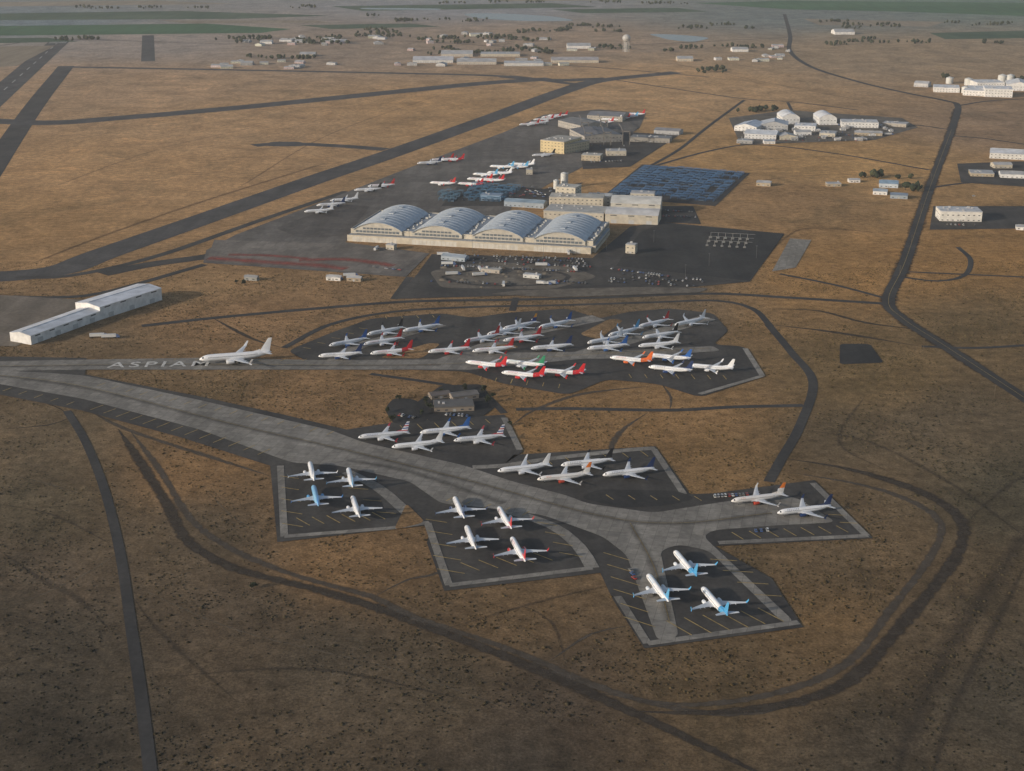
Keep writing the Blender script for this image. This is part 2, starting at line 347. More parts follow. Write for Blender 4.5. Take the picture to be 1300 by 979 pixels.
# markings
def bar(mb,c,d,L,w,z):
    d=d.normalized(); n=Vector((-d.y,d.x,0))*w/2; a=c-d*L/2;b=c+d*L/2
    mb.quad(Vector((*(a-n).xy,z)),Vector((*(b-n).xy,z)),Vector((*(b+n).xy,z)),Vector((*(a+n).xy,z)))
mb=MB()
def ticks(p,q,n,L,angdeg=90,w=0.75):
    a,b=G(*p),G(*q); d=(b-a); th=math.radians(angdeg)
    dd=Vector((d.x*math.cos(th)-d.y*math.sin(th),d.x*math.sin(th)+d.y*math.cos(th),0))
    for i in range(n): bar(mb,a+d*((i+.5)/n),dd,L*random.uniform(.85,1.05),w,0.66)
ticks((115,516),(345,577),13,15); ticks((120,487),(430,553),16,10); ticks((-20,489),(100,515),6,10)
ticks((130,456),(400,458),10,8,60); ticks((130,472),(400,472),10,8,60)
ticks((367,600),(372,676),5,16,60);ticks((375,664),(490,655),6,16,120);ticks((430,600),(500,660),4,14,50)
ticks((552,655),(575,735),5,18,60);ticks((585,722),(700,706),5,18,120);ticks((690,660),(730,712),4,16,50)
ticks((780,700),(815,800),6,22,50);ticks((850,800),(990,780),6,22,110);ticks((910,705),(985,765),4,18,60)
ticks((925,682),(1080,672),7,14,110);ticks((1040,640),(1085,670),3,12,60);ticks((660,590),(830,576),7,12,100);ticks((500,545),(630,535),6,12,100)
ticks((760,632),(900,634),5,10,120);ticks((560,632),(680,655),5,10,80)
ticks((600,480),(720,492),6,12,100);ticks((790,478),(930,480),7,12,100);ticks((380,446),(470,415),5,10,100);ticks((480,404),(560,402),4,10,100)
mb.obj('pad_markings',yel)
for pts in [[(-40,473),(100,490),(300,540),(440,572),(600,612),(760,655),(860,665),(980,652)],[(-40,466),(200,463),(420,464),(560,463),(740,451),(900,443)],[(800,665),(830,720),(850,790)]]:
    ribbon('taxiway_centreline',pts,0.5,'mark',yel,mask=False)
tyre_m=soft_mat('tyre_darkening',(0.06,0.056,0.05),0.35,0.9,0.03)
for pts,w in [([(-40,474),(100,492),(300,541),(440,573),(600,613),(760,656),(860,666),(980,653)],9),([(-40,467),(200,464),(420,465),(560,464)],7),([(800,666),(830,722),(850,790)],8),([(440,585),(520,600),(640,640)],10)]:
    ribbon('tyre_marks',pts,w,'mark',tyre_m,mask=False)
mb=MB()
for i in range(14):
    a=G(76,52);b=G(-120,225);d=b-a; bar(mb,a+d*(0.04+i*0.02*3),d,60,2.5,0.66)
for k in range(-5,6):
    a=G(76,52);b=G(-120,225);d=(b-a).normalized();n=Vector((-d.y,d.x,0)); bar(mb,a+d*60+n*k*4.6,d,55,2.2,0.66)
mb.obj('runway_markings',whi)
ribbon('road_centreline',[(1208,165),(1180,240),(1150,330),(1128,380),(1145,404),(1200,440),(1310,512)],0.4,'mark',yel,mask=False)
fc=bpy.data.curves.new('runway_name_lettering','FONT'); fc.body='ASPIAM'; fc.size=22; fc.space_character=1.3; fc.offset=.25
fo=bpy.data.objects.new('runway_name_lettering',fc); fc.materials.append(paint('worn_lettering',(.55,.53,.49),.8,.35,.4))
p0,p1=G(136,467.5),G(262,465.5); fo.location=(p0.x,p0.y,0.68); fo.rotation_euler=(0,0,math.atan2(p1.y-p0.y,p1.x-p0.x)); link(fo)
# far fields & water
gf=paved('green_crop',(0.035,0.1,0.04),(0.06,0.14,0.06),None,0,0.002); gf2=paved('dark_crop',(0.04,0.08,0.04),(0.085,0.12,0.07),None,0,0.003)
tf=paved('tan_field',(0.24,0.19,0.13),(0.31,0.25,0.18),None,0,0.002); wat=paint('water',(0.16,0.18,0.2),0.25,0.1,0.01)
for pts,mt in [([(-60,34),(260,30),(370,37),(330,42),(-60,46)],gf),([(-60,18),(230,14),(420,20),(300,24),(-60,26)],gf2),([(420,8),(700,4),(760,9),(460,14)],gf2),
 ([(880,4),(1000,1),(1340,4),(1340,22),(1150,15),(1000,12)],gf),([(1100,-6),(1400,-8),(1400,-2),(1150,-2)],gf2),([(-60,3),(200,1),(300,5),(-60,9)],tf),([(-60,-14),(500,-16),(700,-10),(-60,-8)],gf2),
 ([(560,-8),(900,-8),(960,-2),(640,2)],tf),([(-60,60),(70,58),(20,84),(-60,88)],tf),([(1020,24),(1200,28),(1180,34),(1040,32)],tf),([(200,26),(400,26),(420,29),(240,30)],tf),
 ([(700,12),(860,10),(900,15),(740,17)],gf2),([(380,32),(520,30),(560,34),(420,37)],gf2),([(-60,49),(60,48),(100,53),(-60,56)],gf2),([(1180,42),(1340,38),(1340,48),(1200,50)],gf2)]:
    area('crop_field',pts,'road',mt,0,mask=False)
area('lake',[(585,17),(640,17),(705,21),(735,27),(660,27),(600,23)],'pad',wat,80,mask=False)
area('lake',[(820,43),(860,44),(905,48),(880,54),(850,51)],'pad',wat,60,mask=False)
area('lake',[(455,10),(560,11),(560,13),(460,12)],'pad',wat,60,mask=False)
# ------------------------------------------------------------------ buildings
glass=paint('window_glass',(0.07,0.08,0.09),0.15,0.1,1,0,0.6); doorm=paint('door_panel',(0.4,0.4,0.39),0.5,0.15)
roofeq=paint('rooftop_metal',(0.45,0.45,0.45),0.5,0.15)
def empty(name,loc):
    e=bpy.data.objects.new(name,None); e.location=loc; e.empty_display_size=5; return link(e)
def wallm(c): return paint('wall_cladding',c,0.7,0.14,0.15)
def roofm(c): return paint('roof_sheet',c,0.6,0.2,0.08)
def bl(name,p1,p2,depth,h,kind='flat',wall=(.55,.53,.48),roof=(.4,.4,.4),rise=None,bays=False,z0=0,win=True):
    o=G(*p1); a=G(*p2)-o
    L=a.length; A=a/L; B=Vector((-A.y,A.x,0))
    if B.y<0: B=-B
    e=empty(name,(o.x,o.y,z0)); rise=rise or min(L,depth)*0.12
    X=lambda u,v,z: A*u+B*v+Vector((0,0,z))
    if L>=depth: S=depth;T=L; X2=lambda s,t,z: X(t,s,z)
    else: S=L;T=depth; X2=lambda s,t,z: X(s,t,z)
    w=MB(); r=MB()
    for (u0,v0,u1,v1) in ((0,0,L,0),(L,0,L,depth),(L,depth,0,depth),(0,depth,0,0)):
        w.quad(X(u0,v0,-1),X(u1,v1,-1),X(u1,v1,h),X(u0,v0,h))
    if kind=='flat':
        r.box(X(-.2,-.2,h-.3),A*(L+.4),B*(depth+.4),0.9)
        r.box(X(1,1,h+.55),A*(L-2),B*(depth-2),0.1)
        q=MB()
        for i in range(max(1,min(7,int(L*depth/220)))):
            s=random.uniform(1.5,3.5); q.box(X(random.uniform(.1,.85)*L,random.uniform(.15,.8)*depth,h+.66),A*s,B*s*.8,random.uniform(1,2))
        q.obj('rooftop_units',roofeq,e)
    else:
        n=2 if kind=='gable' else 14
        prof=[]
        for i in range(n+1):
            t=i/n; z=h+rise*(1-abs(2*t-1)) if kind=='gable' else h+rise*math.sin(math.pi*t)**0.9
            prof.append((t*S,z))
        for t in (0,T):
            w.poly([X2(s,t,z-0.02) for s,z in prof])
        prof2=[(s+( -.4 if i==0 else .4 if i==n else 0),z+.12-(.15 if i in(0,n) else 0)) for i,(s,z) in enumerate(prof)]
        for i in range(n):
            r.quad(X2(prof2[i][0],-.5,prof2[i][1]),X2(prof2[i+1][0],-.5,prof2[i+1][1]),X2(prof2[i+1][0],T+.5,prof2[i+1][1]),X2(prof2[i][0],T+.5,prof2[i][1]))
        r.box(X2(S/2-.3,2,h+rise+.1),(X2(S/2+.3,2,0)-X2(S/2-.3,2,0)),(X2(0,T-2,0)-X2(0,2,0)),.35)
    w.obj('walls',wallm(wall),e); r.obj('roof',roofm(roof),e)
    g=MB()
    st=max(1,int(h/4.5)) if not bays else 1; n=max(2,int(L/6)) if not bays else max(2,int(L/18)) 
    for s in range(st):
        z=1.3+s*h/st if not bays else h-2.2
        for i in range(n):
            u=(i+.3)*L/n; g.box(X(u,-.06,z),A*(L/n*.36),B*.12,1.1)
        n2=max(2,int(depth/7))
        if not bays and win:
            for i in range(n2):
                v=(i+.3)*depth/n2
                g.box(X(-.06,v,z),A*.12,B*(depth/n2*.36),1.1); g.box(X(L-.06,v,z),A*.12,B*(depth/n2*.36),1.1)
    g.obj('windows',glass,e)
    d=MB()
    nd=max(1,int(L/22)) if bays else 1
    dw=paint('bay_door',(.5,.5,.49),.5,.1) if bays else doorm
    for i in range(nd):
        u=(i+.5)*L/nd; ww=min(7,L*.3) if bays else 2.4; hh=min(h*.6,4.8) if bays else min(2.6,h*.7)
        d.box(X(u-ww/2,-.12,0),A*ww,B*.2,hh)
    d.obj('door',dw,e)
    return e,X,L
cream=(.52,.47,.38); tan=(.42,.35,.25); whitew=(.72,.71,.69); grey=(.4,.4,.4); blueg=(.33,.38,.43)
# main four bay hangar
o=G(441,306); a=G(750,323)-o; L=a.length; A=a/L; B=Vector((-A.y,A.x,0)); D=128
e=empty('arched_hangar',o); X=lambda u,v,z: A*u+B*v+Vector((0,0,z))
w=MB(); w.box(X(0,14,-1),A*L,B*(D-14),13,0,1); w.box(X(0,0,-1),A*L,B*13.9,8,0,1)
w.box(X(-3,30,-1),A*3,B*60,8,0,1); w.box(X(L,10,-1),A*4,B*100,9,0,1)
for (u,v,du,dv,z) in ((0,14,L,.5,12),(0,D-.5,L,.5,12),(0,14.5,.5,D-15,12),(L-.5,14.5,.5,D-15,12),(0,0,L,.4,7)): w.box(X(u,v,z),A*du,B*dv,.9)
w.obj('walls',[wallm((.52,.47,.38)),roofm((.3,.32,.34))],e)
r=MB(); en=MB(); rb=MB(); dr=MB(); wn=MB()
bw=L/4
for k in range(4):
    u0=k*bw+4; W=bw-13; n=18
    prof=[(u0+W*t/n, 12.2+10.0*math.sin(math.pi*t/n)**0.8) for t in range(n+1)]
    v0,v1=11,D-4
    for i in range(n): r.quad(X(prof[i][0],v0,prof[i][1]),X(prof[i+1][0],v0,prof[i+1][1]),X(prof[i+1][0],v1,prof[i+1][1]),X(prof[i][0],v1,prof[i][1]))
    for v in (v0+1,v1-1): en.poly([X(s,v,z-.1) for s,z in prof]+[X(u0+W,v,7.6),X(u0,v,7.6)])
    for j in range(11):
        v=v0+(v1-v0)*j/10-.4
        for i in range(n):
            p,q=prof[i],prof[i+1]
            rb.quad(X(p[0],v,p[1]+.3),X(q[0],v,q[1]+.3),X(q[0],v+.7,q[1]+.3),X(p[0],v+.7,p[1]+.3))
            rb.quad(X(p[0],v,p[1]-.2),X(q[0],v,q[1]-.2),X(q[0],v,q[1]+.3),X(p[0],v,p[1]+.3))
            rb.quad(X(p[0],v+.7,p[1]-.2),X(q[0],v+.7,q[1]-.2),X(q[0],v+.7,q[1]+.3),X(p[0],v+.7,p[1]+.3))
    for i in range(12):
        u=u0+3+i*(W-6)/12; dr.box(X(u,-.15,0),A*((W-6)/12-.6),B*.3,6)
        wn.box(X(u,v0+.85,9.0),A*((W-6)/12-.9),B*.2,2.6)
        if 1<i<10: wn.box(X(u,v0+.85,13.2),A*((W-6)/12-.9),B*.2,2.2)
    for j in range(3): rb.box(X(u0+W/2-3,v0+20+j*35,22.0),A*6,B*10,1.1)
    for v in (30,60,90): wn.box(X(u0+W+.3,v,12.1),A*2.5,B*6,1.1)
    for j in range(10): dr.box(X(u0+W+3+random.random()*4,22+j*10,12.1),A*random.uniform(1,3.5),B*random.uniform(1,3),random.uniform(.8,2.2))
for i in range(26): wn.box(X(L+4-.1,12+i*3.7,4),A*.25,B*2.2,1.8)
for i in range(30): wn.box(X(L-.1,18+i*3.6,9),A*.25,B*2.4,1.6)
r.obj('roof',paint('roof_metal',(.46,.5,.54),.45,.14,.12),e,smooth=True); en.obj('gable_walls',wallm((.47,.44,.38)),e); rb.obj('roof_ribs',paint('roof_rib',(.42,.46,.5),.5),e)
dr.obj('doors',wallm((.56,.54,.49)),e); wn.obj('windows',paint('hangar_glazing',(.13,.15,.17),.3,.2),e)
# left long hangar
bl('long_white_hangar',(40,438),(128,406),26,9,'gable',whitew,(.64,.65,.67),2,bays=True)
bl('white_hangar',(128,406),(206,381),34,13,'gable',whitew,(.68,.69,.72),2.2,bays=True)
# complex behind the hangar
bl('office_block',(690,279),(766,283),45,12,'flat',cream,(.42,.41,.38)); bl('workshop',(697,268),(765,270),30,19,'flat',cream,(.45,.43,.38))
bl('workshop',(768,283),(835,286),38,12,'arch',cream,(.5,.5,.5),5,bays=True); bl('workshop',(775,272),(838,274),45,15,'arch',(.56,.53,.46),(.58,.57,.53),6,bays=True)
bl('office_block',(705,262),(730,264),25,27,'flat',cream,(.45,.43,.38)); bl('office_block',(800,262),(830,263),20,18,'flat',cream,grey)
bl('office_block',(745,262),(775,263),24,14,'flat',(.6,.58,.52),(.5,.49,.46))
bl('storage_shed',(640,262),(690,265),20,7,'gable',blueg,(.25,.33,.4)); bl('storage_shed',(610,255),(636,256),16,8,'flat',(.2,.3,.42),(.2,.27,.36))
# terminal zone
bl('terminal_building',(686,193),(716,196),60,20,'flat',(.58,.47,.27),(.38,.35,.3)); bl('terminal_wing',(716,196),(748,190),50,15,'flat',(.5,.43,.3),(.3,.28,.25))
bl('maintenance_hangar',(742,182),(790,180),90,12,'gable',(.35,.33,.3),(.14,.14,.15),4); bl('maintenance_hangar',(737,168),(772,165),80,12,'gable',(.35,.33,.3),(.17,.17,.17),4)
bl('maintenance_hangar',(745,153),(790,155),60,10,'gable',(.4,.37,.32),(.2,.2,.21),4); bl('office_block',(738,204),(762,205),22,9,'flat',tan,(.45,.43,.38)); bl('office_block',(770,198),(795,198),22,8,'flat',cream,grey)
m=MB()
for (x,y) in [(742,186),(766,185),(790,184),(738,172),(762,170)]:
    c=G(x,y)
    for q in ((0,0),(12,0)): m.box(c+Vector((q[0],0,0)),Vector((1.2,0,0)),Vector((0,1.2,0)),24)
    for i in range(8): m.box(c+Vector((0,i*12,22+2*math.sin(i*.45))),Vector((1,0,0)),Vector((0,12,0)),1.2); 
    m.box(c+Vector((0,0,22)),Vector((13,0,0)),Vector((0,1.2,0)),1.5)
m.obj('roof_truss_frame',paint('dark_steel',(.2,.18,.16),.6))
bl('warehouse',(800,180),(850,182),30,8,'flat',(.3,.28,.25),(.2,.2,.2)); bl('warehouse',(830,170),(862,172),26,7,'gable',grey,(.24,.24,.25),3)
bl('control_tower_base',(668,222),(676,222),10,8,'flat',cream,grey)
# near hangar small
bl('guard_house',(414,356),(432,357),8,4,'gable',whitew,grey,1.5);bl('storage_shed',(440,357),(458,358),8,4,'gable',(.35,.28,.2),grey,1.5)
bl('storage_shed',(490,317),(500,318),8,6,'flat',cream,grey);bl('storage_shed',(560,330),(590,333),12,5,'gable',blueg,(.3,.35,.4),2)
bl('storage_shed',(610,346),(634,348),9,4,'flat',(.45,.4,.34),(.42,.4,.36));bl('storage_shed',(664,353),(684,355),8,4,'flat',(.55,.55,.53),(.5,.5,.5))
bl('storage_shed',(310,356),(326,357),7,4,'gable',(.3,.3,.28),(.3,.3,.3),1.5);bl('electrical_shed',(794,322),(806,323),10,11,'flat',cream,grey)
# lodge
bl('lodge_building',(552,524),(602,522),18,4.2,'flat',(.25,.21,.17),(.13,.12,.11)); bl('lodge_wing',(575,510),(608,506),12,4,'gable',(.28,.24,.2),(.15,.14,.13),1.4);bl('lodge_porch',(548,508),(572,505),10,3.5,'gable',(.25,.21,.17),(.15,.13,.12),1.5)
# industrial park
for nm,p,q,d,h,k,wl,rf in [('warehouse',(932,166),(960,168),60,9,'gable',whitew,(.5,.55,.62)),('warehouse',(945,176),(985,178),40,9,'gable',(.6,.6,.6),(.55,.58,.62)),
 ('arched_warehouse',(993,158),(1015,158),60,13,'arch',whitew,(.66,.67,.69)),('arched_warehouse',(1040,159),(1062,159),60,13,'arch',whitew,(.66,.67,.69)),
 ('workshop',(965,165),(1000,166),50,10,'gable',grey,(.5,.52,.55)),('warehouse',(1008,166),(1035,167),40,9,'flat',whitew,(.62,.63,.65)),('warehouse',(1068,162),(1115,163),40,10,'flat',whitew,(.55,.55,.55)),
 ('warehouse',(990,178),(1010,178),30,7,'gable',cream,grey),('warehouse',(1040,173),(1060,174),30,6,'flat',cream,grey),('storage_shed',(1010,172),(1030,172),20,6,'gable',whitew,grey),('storage_shed',(1085,172),(1120,173),20,5,'gable',tan,grey),('storage_shed',(1120,160),(1150,162),26,6,'flat',(.4,.36,.3),grey),
 ('storage_shed',(935,182),(955,183),16,5,'flat',(.3,.3,.3),grey),('storage_shed',(970,183),(984,183),14,5,'gable',whitew,blueg),
 ('warehouse',(1116,238),(1140,239),25,6,'gable',(.5,.55,.6),(.25,.35,.45)),('storage_shed',(1108,247),(1126,248),18,5,'gable',whitew,blueg),('storage_shed',(1130,252),(1152,253),16,5,'gable',(.3,.35,.4),(.2,.25,.32)),('storage_shed',(1050,237),(1068,237),14,4,'flat',tan,grey),('storage_shed',(1078,232),(1092,232),12,4,'gable',whitew,grey),('storage_shed',(960,236),(978,237),16,5,'gable',tan,grey),
 ('white_warehouse',(1193,281),(1246,282),32,13,'flat',(.75,.72,.66),(.55,.55,.55)),('long_warehouse',(1256,201),(1330,205),40,9,'gable',(.6,.6,.58),(.55,.57,.6)),('storage_shed',(1232,224),(1262,225),30,5,'flat',tan,grey),('storage_shed',(1270,226),(1300,227),25,6,'gable',whitew,grey),('storage_shed',(1262,214),(1285,214),20,6,'gable',cream,grey),
 ('storage_shed',(1290,292),(1310,293),14,4,'gable',whitew,grey),('factory',(1185,117),(1218,118),60,10,'flat',whitew,(.65,.65,.65)),('factory',(1222,121),(1262,123),90,11,'flat',whitew,(.7,.7,.7)),('factory',(1250,123),(1285,124),60,17,'flat',whitew,(.7,.7,.7)),('factory',(1278,115),(1310,116),80,13,'gable',whitew,(.7,.7,.7)),('factory',(1240,112),(1275,112),60,12,'flat',whitew,(.65,.65,.65)),('factory',(1160,110),(1178,111),30,8,'gable',(.5,.5,.5),(.5,.5,.5)),
 ('warehouse',(524,80),(575,80),60,7,'gable',(.6,.6,.58),(.5,.5,.52)),('warehouse',(580,82),(630,82),50,7,'gable',(.5,.46,.4),(.42,.42,.42)),('warehouse',(640,84),(690,84),60,7,'flat',(.6,.6,.58),(.5,.5,.5)),('warehouse',(560,72),(600,72),60,7,'gable',(.5,.46,.4),(.42,.42,.42)),('warehouse',(610,72),(660,72),60,7,'flat',cream,(.42,.42,.42)),('warehouse',(700,80),(760,80),50,7,'gable',cream,(.38,.36,.36)),
 ('farm_house',(330,56),(345,56),30,7,'gable',whitew,grey),('farm_house',(420,55),(440,55),30,7,'gable',cream,grey),('barn',(380,72),(400,72),40,6,'gable',tan,grey),('barn',(720,62),(750,62),50,8,'gable',whitew,grey),('barn',(860,78),(880,78),40,7,'gable',cream,grey),('barn',(1060,44),(1085,44),60,8,'gable',whitew,grey),('barn',(930,66),(950,66),40,7,'gable',whitew,grey)]:
    bl(nm,p,q,d,h,k,wl,rf,win=(p[1]>140),rise=(7 if k=='arch' else None))
for _ in range(70):
    x0,y0,x1,y1=random.choice([(500,64,780,86),(300,48,480,60),(260,78,420,88),(540,44,700,60),(860,60,1000,80)])
    x=random.uniform(x0,x1);y=random.uniform(y0,y1); s=random.uniform(5,16); c=random.uniform(.3,.65)
    bl('storage_shed',(x,y),(x+s,y+random.uniform(-.4,.4)),random.uniform(12,30),random.uniform(4,7),random.choice(('gable','flat')),(round(c,1),round(c*.96,1),round(c*.9,1)),(.4,.4,.4),win=False)
for _ in range(26):
    x=random.uniform(935,1130);y=random.uniform(160,180); s=random.uniform(4,9); c=random.choice((.3,.5,.6))
    bl('storage_shed',(x,y),(x+s,y),random.uniform(6,14),random.uniform(3,5),random.choice(('gable','flat')),(c,c,c),(.4,.4,.4),win=False)
for (x,y,r_,h_) in [(1272,104,10,16),(1282,106,8,20),(1229,108,9,15),(716,238,5,22),(706,240,4,14),(1225,118,8,14),(1205,106,8,14)]:
    c=G(x,y); m=MB(); m.cyl((0,0,-1),r_,h_,18); m.cyl((0,0,h_-1),r_,r_*.35,18,0,'z',.4); m.cyl((r_+.5,0,-1),.4,h_+1,6); m.obj('storage_tank',paint('tank_paint',(.6,.6,.57),.5),loc=c)
c=G(795,66); m=MB(); 
for q in range(6): m.cyl((9*math.cos(q*1.047),9*math.sin(q*1.047),-1),.8,32,6)
m.cyl((0,0,-1),2,32,8); m.loft([[Vector((r_*math.cos(j*.3927),r_*math.sin(j*.3927),z_)) for j in range(16)] for r_,z_ in ((3,28),(10,32),(12,37),(11,43),(6,47),(.5,48.5))]); m.obj('water_tower',paint('tank_paint',(.45,.44,.42),.5),loc=c)
# blue rack yard
def racks(name,pts,rows,cols,h,col):
    P=[G(*p) for p in pts]; m=MB()
    for i in range(rows):
        for j in range(cols):
            s=(j+.08)/cols;t=(i+.15)/rows
            def bi(s,t): return (P[0]*(1-s)+P[1]*s)*(1-t)+(P[3]*(1-s)+P[2]*s)*t
            if random.random()<.08: continue
            q=bi(s,t); dx=bi(s+.84/cols,t)-q; dy=bi(s,t+.5/rows)-q; hh=h*random.uniform(.7,1.05)
            for (uu,vv) in ((0,0),(1,0),(1,1),(0,1)): m.box(q+dx*uu*.97+dy*vv*.97,dx.normalized()*.5,dy.normalized()*.5,hh)
            for vv in (0,.5,1): m.box(q+dy*vv*.94+Vector((0,0,hh)),dx,dy*.06,.4,0)
            for uu in (0,.33,.66,1): m.box(q+dx*uu*.95+Vector((0,0,hh*.5)),dx*.05,dy,.3,0)
            if random.random()<.5: m.box(q+dx*.15+dy*.2+Vector((0,0,.05)),dx*.7,dy*.6,hh*.35,1)
    m.obj(name,[paint('blue_steel',col,.55,.3,.1),paint('blue_grey_crate',(.06,.1,.15),.7,.3,.1)])
racks('steel_storage_rack',[(818,212),(946,221),(905,258),(772,248)],13,12,5,(.03,.1,.22))
racks('steel_storage_rack',[(600,236),(662,240),(640,258),(585,256)],7,7,7,(.035,.11,.2))
racks('steel_storage_rack',[(560,244),(590,246),(575,258),(548,256)],4,4,6,(.04,.11,.18))
# substation
m=MB(); c=G(925,309)
for i in range(6):
    for j in range(3):
        q=c+A*(i*9-24)+B*(j*22-22); m.cyl(q,.3,8,6); m.box(q+Vector((-1.5,-1,0)),Vector((3,0,0)),Vector((0,2,0)),2.2)
        m.box(q+Vector((0,0,7.6)),A*9,B*.3,.3)
m.obj('electrical_substation',paint('galvanised',(.22,.22,.21),.5))
# ------------------------------------------------------------------ aircraft
def airliner(name,lv,scale=1.0):
    W=paint('aircraft_white',lv.get('body',(.8,.81,.83)),.3,.04,.3); Gy=paint('aircraft_grey',lv.get('belly',(.55,.56,.58)),.35,.05,.3)
    fin=lv.get('fin',[(.8,.81,.83)]); eng=lv.get('eng',(.74,.75,.77)); wl=lv.get('wl',fin[0]); ti=lv.get('title',fin[0])
    mats=[W,Gy,paint('cockpit_glass',(.02,.025,.03),.1,.05),paint('engine_cowl',eng,.3,.05),paint('wing_grey',(.66,.68,.7),.35,.06,.4),paint('tyre',(.02,.02,.02),.9),
          paint('livery_title',ti,.35,.05),paint('winglet',wl,.35,.05)]+[paint('fin_livery',f,.35,.05) for f in fin]
    nf=len(fin); m=MB()
    S=[(19.75,2.9,.05,.05),(19.5,2.92,.42,.4),(18.9,3.0,.85,.8),(18.1,3.1,1.2,1.15),(17.3,3.2,1.5,1.5),(16,3.3,1.75,1.8),(14.5,3.37,1.88,1.96),(12,3.4,1.9,2.02),(6,3.4,1.9,2.02),(0,3.4,1.9,2.02),(-6,3.4,1.9,2.02),(-9.5,3.5,1.82,1.92),(-12.5,3.72,1.55,1.66),(-15.2,4.0,1.15,1.3),(-17.6,4.25,.75,.95),(-19.2,4.42,.4,.55),(-19.8,4.5,.12,.2)]
    K=20
    rings=[[Vector((x,ry*math.cos(2*math.pi*j/K),z+rz*math.sin(2*math.pi*j/K))) for j in range(K)] for x,z,ry,rz in S]
    wrap=lv.get('wrap',False)
    def fmat(i,j):
        up=math.sin(2*math.pi*(j+.5)/K)
        if i in(3,) and .25<up<.97: return 2
        if wrap and S[i][0]<=-9: return 8
        if up<-.55: return 1
        return 0
    m.loft(rings,fmat)
    def ell(x,a,off=.02):
        for i in range(len(S)-1):
            if S[i][0]>=x>=S[i+1][0]:
                t=(S[i][0]-x)/(S[i][0]-S[i+1][0]); z=S[i][1]*(1-t)+S[i+1][1]*t; ry=S[i][2]*(1-t)+S[i+1][2]*t+off; rz=S[i][3]*(1-t)+S[i+1][3]*t+off; return lambda sgn: Vector((x,sgn*ry*math.cos(a),z+rz*math.sin(a)))
    for sg in (1,-1):
        x=15
        while x>-12:
            a0,a1=.22,.4; m.quad(ell(x,a0)(sg),ell(x-.32,a0)(sg),ell(x-.32,a1)(sg),ell(x,a1)(sg),2); x-=.62
        x=13.2
        if ti!=(.8,.81,.83):
            for k in range(lv.get('nt',7)):
                wd=.9; m.quad(ell(x,.5,.03)(sg),ell(x-wd,.5,.03)(sg),ell(x-wd,1.0,.03)(sg),ell(x,1.0,.03)(sg),6); x-=1.3
        for xd in (15.8,-11.2): m.quad(ell(xd,-.05,.03)(sg),ell(xd-.9,-.05,.03)(sg),ell(xd-.9,.75,.03)(sg),ell(xd,.75,.03)(sg),4)
        def foil(y,xl,xt,z,th): return [Vector((xl,sg*y,z)),Vector((xl*.75+xt*.25,sg*y,z+th)),Vector((xl*.4+xt*.6,sg*y,z+th*.8)),Vector((xt,sg*y,z)),Vector((xl*.4+xt*.6,sg*y,z-th*.4)),Vector((xl*.75+xt*.25,sg*y,z-th*.5))]
        m.loft([foil(.8,4.6,-4.3,2.15,.55),foil(1.9,3.8,-4.2,2.25,.5),foil(5.8,1.0,-3.9,2.65,.32),foil(12,-2.6,-5.6,3.3,.2),foil(17,-5.6,-7.4,3.9,.12)],4)
        m.loft([foil(17,-5.6,-7.4,3.9,.12),foil(17.6,-6.3,-7.8,4.7,.1),foil(17.95,-7.6,-8.6,6.4,.06)],7)
        m.loft([foil(17,-5.9,-7.3,3.85,.08),foil(17.6,-7.0,-7.9,3.1,.05)],7)
        for yy in (4.2,8,11):
            xt=-4-(yy-5)*.25 if yy>5 else -4; zz=2.3+.09*yy
            m.loft([[Vector((xt+2.2,sg*yy+.02*math.cos(q),zz-.25+.02*math.sin(q))) for q in (0,1.57,3.14,4.71)],[Vector((xt+.6,sg*yy+.25*math.cos(q),zz-.35+.3*math.sin(q))) for q in (0,1.57,3.14,4.71)],[Vector((xt-1,sg*yy+.03*math.cos(q),zz-.2+.03*math.sin(q))) for q in (0,1.57,3.14,4.71)]],4)
        N=[(5.4,.92),(5.2,1.08),(4.2,1.2),(2.6,1.18),(1.0,.92)]; k=14
        m.loft([[Vector((x,sg*4.85+r*math.cos(2*math.pi*j/k),1.75+r*math.sin(2*math.pi*j/k))) for j in range(k)] for x,r in N],3,False)
        m.poly([Vector((4.8,sg*4.85+.95*math.cos(2*math.pi*j/k),1.75+.95*math.sin(2*math.pi*j/k))) for j in range(k)],2)
        m.loft([[Vector((x,sg*4.85+r*math.cos(2*math.pi*j/k),1.75+r*math.sin(2*math.pi*j/k))) for j in range(k)] for x,r in ((1.2,.7),(.4,.55),(-.5,.12))],5)
        m.loft([[Vector((4.2,sg*4.85-.15,2.85)),Vector((4.2,sg*4.85+.15,2.85)),Vector((-.5,sg*4.85+.15,2.3)),Vector((-.5,sg*4.85-.15,2.3))],[Vector((3.2,sg*4.85-.12,3.1)),Vector((3.2,sg*4.85+.12,3.1)),Vector((-.5,sg*4.85+.12,2.7)),Vector((-.5,sg*4.85-.12,2.7))]],0)
        m.loft([foil(.5,-14.6,-18.6,4.55,.22),foil(7.1,-18.2,-19.9,5.25,.1)],4)
        m.cyl((-1.6,sg*2.5,.55),.56,.4,12,5,'y'); m.cyl((-1.6,sg*3.15,.55),.56,.4,12,5,'y'); m.box(Vector((-1.75,sg*2.9-.12,.5)),Vector((.3,0,0)),Vector((0,.24,0)),1.9,4)
        m.cyl((14.2,sg*.25-.12,.36),.36,.24,10,5,'y')
    m.box(Vector((14.1,-.1,.36)),Vector((.2,0,0)),Vector((0,.2,0)),1.6,4)
    m.loft([[Vector((x,ry*math.cos(2*math.pi*j/12),2.1+rz*math.sin(2*math.pi*j/12))) for j in range(12)] for x,ry,rz in ((7,.3,.2),(5,1.9,.75),(0,2.1,.9),(-4,2.0,.8),(-7,.3,.2))],1)
